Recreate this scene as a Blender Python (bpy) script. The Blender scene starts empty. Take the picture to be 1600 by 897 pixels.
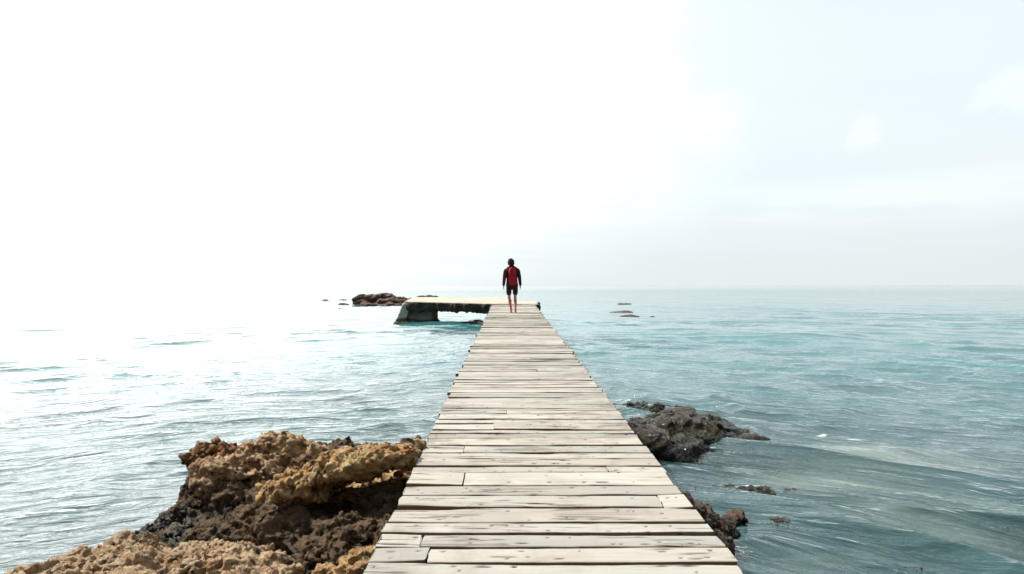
import bpy, bmesh, math, random
import numpy as np
from mathutils import Vector, Matrix

random.seed(7)
rng = np.random.default_rng(11)
R = math.radians
scene = bpy.context.scene
C = scene.collection

# ------------------------------------------------------------------ camera
cam_d = bpy.data.cameras.new('camera')
cam_d.sensor_width = 36.0
cam_d.lens = 36.0 * 1100 / 1600
cam_d.clip_start = 0.05
cam_d.clip_end = 30000
cam = bpy.data.objects.new('camera', cam_d)
C.objects.link(cam)
cam.location = (0, 0, 0)
cam.rotation_euler = (R(90.0), 0, 0)
cam_d.shift_y = -1.5 / 1600
scene.camera = cam

WATER = -1.66

# ------------------------------------------------------------------ light and sky
SUN_AZ, SUN_EL = R(-58), R(44)          # from +Y towards -X, in front of the camera to the left
SV = Vector((math.sin(SUN_AZ) * math.cos(SUN_EL), math.cos(SUN_AZ) * math.cos(SUN_EL), math.sin(SUN_EL)))
world = bpy.data.worlds.new('World')
scene.world = world
world.use_nodes = True
nt = world.node_tree
nt.nodes.clear()


class NT:
    """small helper to write node trees"""
    def __init__(s, tree):
        s.t = tree

    def n(s, kind, **kw):
        nd = s.t.nodes.new(kind)
        for k, v in kw.items():
            setattr(nd, k, v)
        return nd

    def put(s, sock, v):
        if isinstance(v, bpy.types.NodeSocket):
            s.t.links.new(v, sock)
        elif v is not None:
            if hasattr(sock.default_value, '__len__') and not hasattr(v, '__len__'):
                v = [v] * len(sock.default_value)
            if hasattr(sock.default_value, '__len__') and len(sock.default_value) == 4 and len(v) == 3:
                v = (*v, 1)
            sock.default_value = v

    def m(s, op, a, b=None, c=None, clamp=False):
        nd = s.n('ShaderNodeMath', operation=op, use_clamp=clamp)
        s.put(nd.inputs[0], a); s.put(nd.inputs[1], b)
        if c is not None: s.put(nd.inputs[2], c)
        return nd.outputs[0]

    def vm(s, op, a, b=None):
        nd = s.n('ShaderNodeVectorMath', operation=op)
        s.put(nd.inputs[0], a)
        if b is not None:
            s.put(nd.inputs[1] if op != 'SCALE' else nd.inputs[3], b)
        return nd.outputs[1] if op in ('DOT_PRODUCT', 'LENGTH', 'DISTANCE') else nd.outputs[0]

    def mix(s, f, a, b, mode='MIX'):
        nd = s.n('ShaderNodeMix', data_type='RGBA', blend_type=mode)
        s.put(nd.inputs[0], f); s.put(nd.inputs[6], a); s.put(nd.inputs[7], b)
        return nd.outputs[2]

    def noise(s, vec, scale, detail=4, rough=.55, dist=0, col=False, ntype='FBM'):
        nd = s.n('ShaderNodeTexNoise', noise_type=ntype)
        s.put(nd.inputs['Vector'], vec)
        nd.inputs['Scale'].default_value = scale
        nd.inputs['Detail'].default_value = detail
        nd.inputs['Roughness'].default_value = rough
        nd.inputs['Distortion'].default_value = dist
        return nd.outputs[1 if col else 0]

    def ss(s, v, a, b, lo=0., hi=1.):
        nd = s.n('ShaderNodeMapRange', interpolation_type='SMOOTHSTEP')
        s.put(nd.inputs[0], v)
        s.put(nd.inputs[1], a); s.put(nd.inputs[2], b)
        s.put(nd.inputs[3], lo); s.put(nd.inputs[4], hi)
        return nd.outputs[0]

    def ramp(s, v, stops):
        nd = s.n('ShaderNodeValToRGB')
        s.put(nd.inputs[0], v)
        e = nd.color_ramp.elements
        while len(e) < len(stops): e.new(.5)
        for k, (p, c) in enumerate(stops):
            e[k].position = p; e[k].color = (*c, 1)
        return nd.outputs[0]

    def attr(s, name, out='Fac'):
        return s.n('ShaderNodeAttribute', attribute_name=name).outputs[out]

    def scale(s, vec, sc):
        nd = s.n('ShaderNodeMapping')
        s.put(nd.inputs[0], vec); nd.inputs['Scale'].default_value = sc
        return nd.outputs[0]

    def bump(s, h, strength, dist, normal=None):
        nd = s.n('ShaderNodeBump')
        s.put(nd.inputs['Height'], h)
        nd.inputs['Strength'].default_value = strength
        nd.inputs['Distance'].default_value = dist
        if normal is not None: s.put(nd.inputs['Normal'], normal)
        return nd.outputs[0]


w = NT(nt)
EXPO = 1.0
tc = w.n('ShaderNodeTexCoord').outputs['Generated']
dirn = w.vm('NORMALIZE', tc)
sky = w.n('ShaderNodeTexSky', sky_type='NISHITA', sun_disc=False)
sky.sun_elevation = SUN_EL
sky.sun_rotation = SUN_AZ
sky.air_density = 1.2; sky.dust_density = 3.0; sky.ozone_density = 1.0
sep = w.n('ShaderNodeSeparateXYZ'); w.put(sep.inputs[0], dirn)
dx, dy, dz = sep.outputs
hz = w.m('ABSOLUTE', dz)
# thin high cloud: coordinates of a flat layer overhead
inv = w.m('DIVIDE', 1.0, w.m('ADD', hz, 0.16))
comb = w.n('ShaderNodeCombineXYZ')
w.put(comb.inputs[0], w.m('MULTIPLY', dx, inv)); w.put(comb.inputs[1], w.m('MULTIPLY', dy, inv))
layer = comb.outputs[0]
rotn = w.n('ShaderNodeMapping'); w.put(rotn.inputs[0], layer)
rotn.inputs['Rotation'].default_value = (0, 0, R(38)); rotn.inputs['Scale'].default_value = (.55, 1.5, 1)
c1 = w.noise(rotn.outputs[0], 1.0, 5, .5, .4)
glowc = Vector((math.sin(R(-34)) * math.cos(R(15)), math.cos(R(-34)) * math.cos(R(15)), math.sin(R(15))))
sd = w.vm('DOT_PRODUCT', dirn, tuple(glowc))
sdw = w.m('ADD', sd, w.m('MULTIPLY', w.m('SUBTRACT', c1, .5), .45))
g1 = w.m('MULTIPLY', w.ss(sdw, .68, 1.04), w.ss(hz, .0, .24, .1, 1))                       # broad bright veil round the sun
g0 = w.m('POWER', w.m('MAXIMUM', sd, 0.0), 9.0)
veil = w.ss(c1, .42, .66)
lowband = w.m('MULTIPLY', w.ss(hz, .0, .12, 1, 0), .8)
cover = w.m('MINIMUM', w.m('ADD', w.m('MULTIPLY', veil, .35), w.m('ADD', .45, w.m('MULTIPLY', lowband, .4))), 1.0)
cloudcol = w.mix(w.ss(hz, .0, .2), (4.0, 4.3, 4.3), (4.45, 4.85, 5.0))
skyc = w.mix(.9, sky.outputs[0], (4.3, 4.8, 5.1))
base = w.mix(cover, skyc, cloudcol)
# the hazy sky is dimmed towards the back to cut fill on camera-facing sides
base = w.vm('SCALE', base, w.ss(w.vm('DOT_PRODUCT', dirn, (math.sin(R(-15)), math.cos(R(-15)), .25)), -.5, .75, .24, 1.0))
bright = w.m('ADD', w.m('MULTIPLY', g1, 5.0), w.m('MULTIPLY', g0, w.ss(hz, .05, .34, 1.8, 10.0)))
bcol = w.n('ShaderNodeCombineXYZ')
w.put(bcol.inputs[0], bright); w.put(bcol.inputs[1], w.m('MULTIPLY', bright, .985)); w.put(bcol.inputs[2], w.m('MULTIPLY', bright, .95))
# two small soft puffs and a low streak of cloud on the right
c2 = w.noise(w.scale(dirn, (9, 9, 16)), 1.0, 5, .6, .5)
def puff(px, py, r, amt):
    v = Vector(((px - 800) / 1100, 1, -(py - 450) / 1100)).normalized()
    d = w.m('ADD', w.vm('DISTANCE', dirn, tuple(v)), w.m('MULTIPLY', w.m('SUBTRACT', c2, .5), .10))
    return w.ss(d, r * .3, r, amt, 0)
cl = w.m('ADD', puff(1358, 213, .026, .36), puff(1580, 145, .036, .36))
for q_ in ((930, -20, .09, .18), (985, 60, .09, .25), (1040, 125, .06, .4), (1105, 185, .06, .22), (1060, 255, .12, .2), (960, 290, .14, .22)):
    cl = w.m('ADD', cl, puff(*q_))
bandn = w.noise(w.scale(dirn, (3, 3, 26)), 1.0, 4, .5)
band = w.m('MULTIPLY', w.ss(w.m('ABSOLUTE', w.m('SUBTRACT', dz, w.m('ADD', .085, w.m('MULTIPLY', dx, .05)))), .0, .05, 1, 0), w.ss(bandn, .42, .62, 0, .42))
cl = w.m('ADD', cl, band)
clv = w.vm('SCALE', (1, .98, .95), cl)
tot = w.vm('ADD', w.vm('ADD', base, bcol.outputs[0]), clv)
bg = w.n('ShaderNodeBackground')
w.put(bg.inputs[0], tot)
bg.inputs[1].default_value = 0.10
out = w.n('ShaderNodeOutputWorld')
nt.links.new(bg.outputs[0], out.inputs[0])

sun_d = bpy.data.lights.new('sun', 'SUN')
sun_d.energy = 3.7
sun_d.angle = R(4)
sun_d.color = (1, .95, .87)
sun = bpy.data.objects.new('sun', sun_d)
C.objects.link(sun)
LAMP_EL = R(50)
LV = Vector((math.sin(SUN_AZ) * math.cos(SUN_EL), math.cos(SUN_AZ) * math.cos(SUN_EL), math.sin(SUN_EL)))
sun.rotation_euler = LV.to_track_quat('Z', 'Y').to_euler()

scene.view_settings.view_transform = 'Standard'
scene.view_settings.look = 'None'
scene.view_settings.exposure = EXPO
scene.view_settings.gamma = 1.0
scene.view_settings.use_curve_mapping = False
scene.cycles.max_bounces = 6
scene.cycles.transparent_max_bounces = 8
scene.cycles.volume_bounces = 0
scene.cycles.use_denoising = True
scene.cycles.caustics_reflective = False
scene.cycles.caustics_refractive = False

# ------------------------------------------------------------------ numpy noise
def _h(ix, iy, iz, seed):
    h = (ix.astype(np.int64) * 374761393 + iy.astype(np.int64) * 668265263 + iz.astype(np.int64) * 2147483647 + seed * 1274126177) & 0xffffffff
    h = ((h ^ (h >> 13)) * 1274126177) & 0xffffffff
    h = ((h ^ (h >> 16)) * 2246822519) & 0xffffffff
    return h ^ (h >> 15)

def pnoise(P, seed=0):
    """gradient noise, about -1..1"""
    F = np.floor(P); D = P - F; I = F.astype(np.int64)
    U = D * D * D * (D * (D * 6 - 15) + 10)
    res = 0
    for a in (0, 1):
        wx = U[:, 0] if a else 1 - U[:, 0]
        for b in (0, 1):
            wy = U[:, 1] if b else 1 - U[:, 1]
            for c in (0, 1):
                wz = U[:, 2] if c else 1 - U[:, 2]
                h = _h(I[:, 0] + a, I[:, 1] + b, I[:, 2] + c, seed)
                gx = (h & 1023) / 511.5 - 1; gy = ((h >> 10) & 1023) / 511.5 - 1; gz = ((h >> 20) & 1023) / 511.5 - 1
                res = res + wx * wy * wz * (gx * (D[:, 0] - a) + gy * (D[:, 1] - b) + gz * (D[:, 2] - c))
    return res * 1.35

def fbm(P, seed=0, oct=4, gain=.5):
    r = 0; a = 1
    for k in range(oct):
        r = r + a * pnoise(P, seed + k * 17); P = P * 2.03 + 3.7; a *= gain
    return r

def ridged(P, seed=0, oct=4, gain=.55):
    r = 0; a = 1
    for k in range(oct):
        r = r + a * (1 - 2.2 * np.abs(pnoise(P, seed + k * 13))); P = P * 2.07 + 1.9; a *= gain
    return r

def worley(P, seed=0):
    F = np.floor(P).astype(np.int64)
    best = np.full(len(P), 9.0)
    for a in (-1, 0, 1):
        for b in (-1, 0, 1):
            for c in (-1, 0, 1):
                h = _h(F[:, 0] + a, F[:, 1] + b, F[:, 2] + c, seed)
                q = np.stack([F[:, 0] + a + (h & 1023) / 1023, F[:, 1] + b + ((h >> 10) & 1023) / 1023, F[:, 2] + c + ((h >> 20) & 1023) / 1023], 1)
                best = np.minimum(best, ((P - q) ** 2).sum(1))
    return np.sqrt(best)

def sstep(x, a, b):
    t = np.clip((x - a) / (b - a), 0, 1)
    return t * t * (3 - 2 * t)

# ------------------------------------------------------------------ object helpers
def tag(o, label=None, cat=None, group=None, kind=None):
    if label: o['label'] = label
    if cat: o['category'] = cat
    if group: o['group'] = group
    if kind: o['kind'] = kind
    return o

def link(name, me, mat=None, parent=None, smooth=True):
    me.name = name
    o = bpy.data.objects.new(name, me)
    C.objects.link(o)
    if mat: me.materials.append(mat)
    if smooth:
        me.polygons.foreach_set('use_smooth', np.ones(len(me.polygons), bool))
    if parent: o.parent = parent
    return o

def empty(name, loc):
    o = bpy.data.objects.new(name, None)
    C.objects.link(o); o.location = loc
    o.empty_display_size = .2
    return o

def mesh_np(name, V, Fq):
    me = bpy.data.meshes.new(name)
    n = Fq.shape[1]
    me.vertices.add(len(V)); me.vertices.foreach_set('co', np.asarray(V, np.float32).ravel())
    me.loops.add(Fq.size); me.loops.foreach_set('vertex_index', Fq.ravel().astype(np.int32))
    me.polygons.add(len(Fq))
    me.polygons.foreach_set('loop_start', np.arange(0, Fq.size, n, dtype=np.int32))
    me.polygons.foreach_set('loop_total', np.full(len(Fq), n, np.int32))
    me.update(calc_edges=True)
    return me

def coords(me):
    a = np.empty(len(me.vertices) * 3, np.float32); me.vertices.foreach_get('co', a)
    return a.reshape(-1, 3).astype(np.float64)

def setco(me, V):
    me.vertices.foreach_set('co', V.astype(np.float32).ravel()); me.update()

def normals(me):
    a = np.empty(len(me.vertices) * 3, np.float32); me.vertices.foreach_get('normal', a)
    return a.reshape(-1, 3).astype(np.float64)

def fattr(me, name, vals):
    at = me.attributes.new(name, 'FLOAT', 'POINT'); at.data.foreach_set('value', np.asarray(vals, np.float32))

def world_pt(px, py, Y):
    """photo column, row and distance -> metres"""
    return Vector(((px - 800) / 1100 * Y, Y, -(py - 450) / 1100 * Y))

def evaluated(o):
    dg = bpy.context.evaluated_depsgraph_get()
    me = bpy.data.meshes.new_from_object(o.evaluated_get(dg))
    bpy.data.objects.remove(o)
    return me

def base_origin(o):
    """put the origin at the middle of the thing's underside"""
    V = coords(o.data)
    lo, hi = V.min(0), V.max(0)
    c = np.array([(lo[0] + hi[0]) / 2, (lo[1] + hi[1]) / 2, lo[2]])
    setco(o.data, V - c)
    o.location = Vector(c)
    return o

def add_lump(bm, c, r, rz=0, rx=0, ry=0, box=False):
    M = Matrix.Translation(c) @ Matrix.Rotation(rz, 4, 'Z') @ Matrix.Rotation(ry, 4, 'Y') @ Matrix.Rotation(rx, 4, 'X') @ Matrix.Diagonal((*r, 1))
    if box:
        g = bmesh.ops.create_cube(bm, size=2, matrix=M)
        bmesh.ops.bevel(bm, geom=list({e for v in g['verts'] for e in v.link_edges}), offset=min(r) * .35, segments=2, affect='EDGES')
    else:
        bmesh.ops.create_icosphere(bm, subdivisions=3, radius=1, matrix=M)

def remeshed(bm, voxel):
    me = bpy.data.meshes.new('tmp'); bm.to_mesh(me); bm.free()
    o = bpy.data.objects.new('tmp', me); C.objects.link(o)
    m = o.modifiers.new('r', 'REMESH'); m.mode = 'VOXEL'; m.voxel_size = voxel
    return evaluated(o)

# ------------------------------------------------------------------ materials
def new_mat(name):
    m = bpy.data.materials.new(name); m.use_nodes = True
    m.node_tree.nodes.clear()
    t = NT(m.node_tree)
    o = t.n('ShaderNodeOutputMaterial')
    return m, t, o

def finish(t, o, col, rough, normal=None, spec=.5):
    p = t.n('ShaderNodeBsdfPrincipled')
    t.put(p.inputs['Base Color'], col); t.put(p.inputs['Roughness'], rough)
    p.inputs['Specular IOR Level'].default_value = spec
    if normal is not None: t.put(p.inputs['Normal'], normal)
    t.t.links.new(p.outputs[0], o.inputs[0])
    return p

def rock_mat(name, dark, mid, light, accent, wetline=.10, acc=.5, seaweed=0., strata=R(25), rough=.85, darkamt=.5):
    m, t, o = new_mat(name)
    P = t.n('ShaderNodeNewGeometry').outputs['Position']
    mp = t.n('ShaderNodeMapping'); t.put(mp.inputs[0], P)
    mp.inputs['Rotation'].default_value = (R(12), strata, R(20)); mp.inputs['Scale'].default_value = (1, 1, 3.5)
    Q = mp.outputs[0]
    n1 = t.noise(Q, 2.2, 6, .6, .6)
    n2 = t.noise(P, 9, 6, .65, .3)
    n3 = t.noise(P, 38, 6, .78, .4)
    n4 = t.noise(Q, 5.0, 5, .6, 1.0)
    v = t.m('ADD', t.m('MULTIPLY', n1, .5), t.m('ADD', t.m('MULTIPLY', n2, .36), t.m('MULTIPLY', n3, .26)))
    lo = .545 - .12 * (1 - darkamt)
    col = t.ramp(v, [(lo - .09, dark), (lo - .02, mid), (lo + .045, light), (lo + .12, tuple(min(.75, c * 1.3) for c in light))])
    col = t.mix(t.m('MULTIPLY', t.ss(n4, .5, .66), acc), col, accent)
    blot = t.ss(t.noise(P, 13, 6, .72, .8), .53, .62)
    col = t.mix(t.m('MULTIPLY', blot, .85), col, tuple(c * .35 for c in dark))
    speck = t.ss(n3, .60, .72)
    col = t.mix(t.m('MULTIPLY', speck, .5), col, tuple(min(1, c * 1.7) for c in light))
    z = t.n('ShaderNodeSeparateXYZ'); t.put(z.inputs[0], P)
    wet = t.ss(t.m('ADD', z.outputs[2], t.m('MULTIPLY', t.m('SUBTRACT', n2, .5), .22)), WATER + wetline * .4, WATER + wetline * 1.2, 1, 0)
    wcol = t.mix(t.ss(n3, .45, .6), tuple(c * .45 for c in dark), (.045 + .03 * seaweed, .045 + .05 * seaweed, .02))
    col = t.mix(t.m('MULTIPLY', wet, .92), col, wcol)
    rg = t.m('SUBTRACT', rough, t.m('MULTIPLY', wet, .45))
    b = t.m('ADD', t.m('MULTIPLY', n3, 1.3), t.m('ADD', n2, t.m('MULTIPLY', t.noise(P, 120, 3, .7), .35)))
    nb = t.bump(b, 1.0, .045)
    finish(t, o, col, rg, nb, .35)
    return m

M_ROCK = rock_mat('tan_rock', (.045, .026, .014), (.24, .135, .07), (.62, .40, .23), (.46, .23, .07), .10, .45)
M_FORE = rock_mat('pale_rock', (.06, .032, .016), (.29, .175, .095), (.62, .42, .26), (.44, .19, .06), .05, .6, darkamt=.3)
M_OCHRE = rock_mat('ochre_rock', (.045, .022, .010), (.28, .145, .06), (.64, .40, .19), (.56, .24, .05), .04, .75)
M_RUST = rock_mat('rust_rock', (.035, .016, .009), (.20, .085, .032), (.36, .19, .08), (.36, .13, .03), .04, .75)
M_DARK = rock_mat('dark_rock', (.009, .005, .003), (.032, .019, .010), (.15, .095, .05), (.08, .045, .016), .12, .4, .3)
M_WETROCK = rock_mat('wet_weedy_rock', (.007, .0055, .0035), (.020, .015, .009), (.065, .05, .03), (.04, .032, .013), .22, .6, .6, rough=.3)
M_BROWN = rock_mat('brown_wet_rock', (.010, .006, .004), (.034, .021, .013), (.13, .085, .055), (.12, .05, .02), .05, .5, rough=.6)

def concrete_mat(name, col, darkc, weed=False, moss=.16, dark_side=False):
    m, t, o = new_mat(name)
    g = t.n('ShaderNodeNewGeometry')
    P = g.outputs['Position']
    n1 = t.noise(P, 1.6, 6, .65, .4); n2 = t.noise(P, 11, 6, .7); n3 = t.noise(P, 45, 3, .7)
    c = t.mix(t.ss(n1, .35, .7), col, tuple(x * .72 for x in col))
    c = t.mix(t.m('MULTIPLY', t.ss(n2, .52, .7), .45), c, darkc)
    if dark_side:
        # old weathered aggregate with dark growth wherever the smooth top skin is gone; shade on the sides is painted in too
        s = t.attr('rough_shaded_side')
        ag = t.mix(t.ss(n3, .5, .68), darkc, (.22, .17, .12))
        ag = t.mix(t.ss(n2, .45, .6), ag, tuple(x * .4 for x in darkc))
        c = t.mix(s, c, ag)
    z = t.n('ShaderNodeSeparateXYZ'); t.put(z.inputs[0], P)
    wet = t.ss(t.m('ADD', z.outputs[2], t.m('MULTIPLY', t.m('SUBTRACT', n1, .5), .3)), WATER + moss, WATER + moss * 1.7, 1, 0)
    wc = t.mix(t.ss(n2, .45, .6), (.02, .022, .012), (.10, .115, .03)) if weed else (.03, .026, .02)
    c = t.mix(t.m('MULTIPLY', wet, .93), c, wc)
    nb = t.bump(t.m('ADD', n2, t.m('MULTIPLY', n3, .5)), .6, .04)
    finish(t, o, c, .85, nb, .3)
    return m

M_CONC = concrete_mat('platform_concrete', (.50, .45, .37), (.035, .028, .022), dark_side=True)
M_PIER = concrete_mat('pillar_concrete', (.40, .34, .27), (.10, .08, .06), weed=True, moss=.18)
M_PIERLIT = concrete_mat('lit_buttress_concrete', (.70, .64, .54), (.2, .17, .13), weed=True, moss=.22)  # paler copy of the pillar concrete, light on the sloping face put into its colour

def wood_mat():
    m, t, o = new_mat('weathered_plank_wood')
    P = t.n('ShaderNodeNewGeometry').outputs['Position']
    rnd = t.attr('plank_tone'); rnd2 = t.attr('plank_hue'); spot = t.attr('spot')
    off = t.n('ShaderNodeCombineXYZ'); t.put(off.inputs[0], t.m('MULTIPLY', rnd, 31)); t.put(off.inputs[2], t.m('MULTIPLY', rnd2, 17))
    Q = t.vm('ADD', P, off.outputs[0])
    fib = t.noise(t.scale(Q, (1.6, 34, 8)), 1.0, 7, .62, .5)
    fib2 = t.noise(t.scale(Q, (5, 150, 20)), 1.0, 4, .6)
    blot = t.noise(t.scale(Q, (1.3, 3.2, 2)), 1.0, 5, .6, .3)
    c = t.mix(rnd, (.43, .42, .375), (.24, .24, .222))
    c = t.mix(t.m('MULTIPLY', t.ss(rnd2, .55, 1), .6), c, (.43, .39, .33))
    c = t.mix(t.m('MULTIPLY', t.ss(blot, .48, .72), .55), c, (.26, .25, .225))
    c = t.mix(t.m('MULTIPLY', t.ss(blot, .42, .28), .45), c, (.46, .43, .365))
    c = t.mix(t.ss(fib, .44, .60, 0, .45), c, (.34, .28, .22))
    c = t.mix(t.ss(fib2, .48, .68, 0, .22), c, (.30, .25, .20))
    # long drying cracks
    cr = t.noise(t.scale(Q, (.9, 26, 6)), 1.0, 3, .5, 1.2)
    crack = t.m('MULTIPLY', t.ss(t.m('ABSOLUTE', t.m('SUBTRACT', cr, .5)), .010, .026, 1, 0),
                t.ss(t.noise(t.scale(Q, (1.2, 2.5, 1)), 1.3, 2), .50, .57))
    c = t.mix(t.m('MULTIPLY', crack, .92), c, (.05, .03, .02))
    # knots
    vo = t.n('ShaderNodeTexVoronoi'); t.put(vo.inputs['Vector'], t.scale(Q, (2.2, 5.5, 1))); vo.inputs['Scale'].default_value = 1.0
    knot = t.m('MULTIPLY', t.ss(vo.outputs['Distance'], .03, .10, 1, 0), .55)
    c = t.mix(knot, c, (.20, .13, .08))
    stn = t.noise(t.scale(P, (1.6, 1.1, 1)), 1.0, 5, .62, .8)
    c = t.mix(t.ss(stn, .5, .7, 0, .5), c, (.18, .165, .14))
    c = t.mix(spot, c, (.022, .014, .010))
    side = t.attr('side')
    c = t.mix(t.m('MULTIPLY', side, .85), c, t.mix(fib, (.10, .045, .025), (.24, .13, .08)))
    h = t.m('SUBTRACT', t.m('ADD', t.m('MULTIPLY', fib, .6), t.m('MULTIPLY', fib2, .3)), t.m('MULTIPLY', crack, 1.2))
    nb = t.bump(h, .45, .006)
    finish(t, o, c, .72, nb, .3)
    return m
M_WOOD = wood_mat()

def plain(name, col, rough=.8, scale=20, var=.25, bump=.2, metal=0):
    m, t, o = new_mat(name)
    P = t.n('ShaderNodeTexCoord').outputs['Object']
    n = t.noise(P, scale, 5, .6)
    c = t.mix(t.ss(n, .3, .7), tuple(x * (1 - var) for x in col), tuple(min(1, x * (1 + var)) for x in col))
    finish(t, o, c, rough, t.bump(n, bump, .01), .35)
    return m

# ------------------------------------------------------------------ sea bed
def bed_depth(X, Y):
    """depth of the sea bed under the water surface (m)"""
    d = 0.55 + 0.055 * np.maximum(Y - 3, 0) + .04 * np.abs(X)
    d = np.minimum(d, 6)
    def g(x, y, sx, sy): return np.exp(-((X - x) / sx) ** 2 - ((Y - y) / sy) ** 2)
    d = d - .42 * g(3.3, 6.3, .95, .7) - .30 * g(2.6, 4.6, 1.4, 1.0) - .25 * g(2.2, 6.0, .8, .9) - .25 * g(4.2, 4.4, .8, 1.1)
    d = d - .35 * g(-2.0, 4.6, .9, 1.2) - .5 * g(1.9, 7.2, .9, .8) - .3 * g(0, 5, 1.2, 3)
    P = np.stack([X, Y, X * 0], -1).reshape(-1, 3)
    d = d + .10 * fbm(P * .9, 5, 4).reshape(X.shape)
    return np.maximum(d, .22)

xs = np.concatenate([np.linspace(-3000, -30, 12), np.linspace(-28, 28, 420), np.linspace(30, 3000, 12)])
ys = np.concatenate([np.linspace(-600, -10, 8), np.linspace(-8, 30, 260), np.geomspace(32, 6000, 30)])
X, Y = np.meshgrid(xs, ys)
V = np.stack([X, Y, WATER - bed_depth(X, Y)], -1).reshape(-1, 3)
ny, nx = X.shape
ii = np.arange((ny - 1) * nx).reshape(ny - 1, nx)[:, :-1].ravel()
Fq = np.stack([ii, ii + 1, ii + nx + 1, ii + nx], 1)
me = mesh_np('seabed', V, Fq)
def _g(x, y, sx, sy, a=0):
    dx_, dy_ = X - x, Y - y
    return np.exp(-((dx_ * math.cos(a) + dy_ * math.sin(a)) / sx) ** 2 - ((-dx_ * math.sin(a) + dy_ * math.cos(a)) / sy) ** 2)
fattr(me, 'sand', np.clip(1.1 * _g(3.3, 6.4, .75, .38, -.15) + .55 * _g(2.5, 5.35, .6, .3) + .5 * _g(3.4, 4.6, .35, 1.1, .5), 0, 1).ravel())
mb, t, o = new_mat('sand_and_stones')
P = t.n('ShaderNodeNewGeometry').outputs['Position']
n1 = t.noise(P, .9, 6, .6, .5); n2 = t.noise(P, 7, 5, .65, .5)
c = t.ramp(n1, [(.40, (.05, .045, .03)), (.52, (.13, .12, .075)), (.60, (.42, .40, .28)), (.68, (.16, .09, .04))])
sand = t.attr('sand')
c = t.mix(sand, c, (.78, .80, .64))
c = t.mix(t.ss(n2, .5, .65, 0, .5), c, (.05, .045, .03))
finish(t, o, c, .9, t.bump(n2, .5, .1), .2)
tag(link('seabed', me, mb), kind='structure')

# ------------------------------------------------------------------ water
r1 = np.geomspace(3.0, 64, 860); r2 = np.concatenate([np.geomspace(64.3, 600, 460), np.geomspace(620, 6500, 50)])
rr = np.concatenate([[0.02, .6, 1.2, 1.8, 2.4], r1, r2])
th = np.concatenate([np.linspace(-180, -62, 50)[:-1], np.linspace(-62, -42, 60)[:-1], np.linspace(-42, 42, 760), np.linspace(42, 62, 60)[1:], np.linspace(62, 180, 50)[1:]])
TH, RR = np.meshgrid(np.radians(th), rr)
X = np.sin(TH) * RR; Y = np.cos(TH) * RR
x = X.ravel(); y = Y.ravel(); r = RR.ravel()
# crests bend away from the rocky point on both sides
bend = np.where(x < 0, .62, .80)
sx = np.sqrt(x * x + 3.0)
near_r = np.exp(-((x - 3.6) / 2.4) ** 2 - ((y - 4.6) / 2.2) ** 2)
damp = 1 / (1 + (r / 22.0) ** 1.5)
u = (y + bend * sx * (.25 + .75 * damp)) / (1 + .40 * damp)
v = x - .2 * near_r * y
# slow wander of the crests
W = np.stack([x * .16, y * .16, x * 0 + 4.2], 1)
u = u + .55 * fbm(W, 31, 3); v = v + .8 * fbm(W, 57, 2)
spacing = np.where(r > 600, r * .05, r * .0045)
h = np.zeros_like(x)
for k, (lam, amp, st) in enumerate([(.22, .0045, 2.6), (.40, .020, 2.3), (.75, .048, 2.1), (1.5, .068, 2.1), (3.2, .09, 2.2), (8.0, .10, 2.0)]):
    keep = sstep(lam / spacing, 3.4, 7)
    N = pnoise(np.stack([v / (lam * st), u / lam, x * 0 + k * 9.1], 1), 71 + k)
    if lam < 2:
        q = 1 - np.abs(N) * 1.7
        wv = 1.5 * np.sign(q) * np.abs(q) ** 2.2 - .35
        # groups of waves
        G = .55 + .75 * sstep(pnoise(np.stack([x / (lam * 9), y / (lam * 9), x * 0], 1), 91 + k), -.3, .5)
        wv = wv * G
    else:
        wv = N * 1.5
    if lam < .8: wv = wv * (1 - (.95 if lam < .3 else .15) * near_r)
    h += keep * amp * wv / (1 + (r / 110) ** 1.5)
h += .009 * pnoise(np.stack([x / .33, y / .33, x * 0], 1), 333) * sstep(r, 22, 12)
local = .45 + .55 * sstep(r, 3, 14)
calm_under = 1 - .8 * np.exp(-((x - .1) / .8) ** 2) * (y < 28)
h = h * (0.75 + .35 * sstep(r, 4, 20)) * calm_under
# swell that runs up over the shoal on the right
h += .05 * np.exp(-((x - 3.35 - .15 * (y - 6)) / .9) ** 2 - ((y - 6.75) / .25) ** 2)
V = np.stack([x, y, WATER + h], 1)
nr, ntt = X.shape
ii = np.arange((nr - 1) * ntt).reshape(nr - 1, ntt)[:, :-1].ravel()
Fq = np.stack([ii, ii + 1, ii + ntt + 1, ii + ntt], 1)
me = mesh_np('water', V, Fq)
dep = bed_depth(X, Y).ravel() + h
fattr(me, 'clear', np.exp(-dep / 1.3) * sstep(r, 16, 9))
# foam where the swell breaks: (x, y, half length, half width, turn)
foam = np.zeros_like(x)
def foam_at(px, py, lx, ly, ang=0, amt=1.):
    global foam
    Yd = -WATER * 1100 / (py - 450); Xd = (px - 800) / 1100 * Yd
    ca, sa = math.cos(ang), math.sin(ang)
    a = (x - Xd) * ca + (y - Yd) * sa; b = -(x - Xd) * sa + (y - Yd) * ca
    foam = np.maximum(foam, amt * np.exp(-(a / lx) ** 2 - (b / ly) ** 2))
foam_at(1168, 765, .20, .05, .1, 1.)
foam_at(1135, 760, .16, .06, .2, .75)
foam_at(1285, 692, .12, .045, .25, .9)
foam_at(1312, 693, .10, .045, -.3, .95)
foam_at(1335, 701, .12, .05, -.8, 1.)
foam_at(1160, 690, .22, .05, .55, .9)
foam_at(1118, 700, .06, .20, .25, .9)
foam_at(1300, 822, .07, .05, 0, .55)
foam_at(1190, 678, .15, .1, .3, .6)
foam_at(1110, 708, .12, .06, 0, .7)
water_xy = (x.copy(), y.copy())
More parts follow.
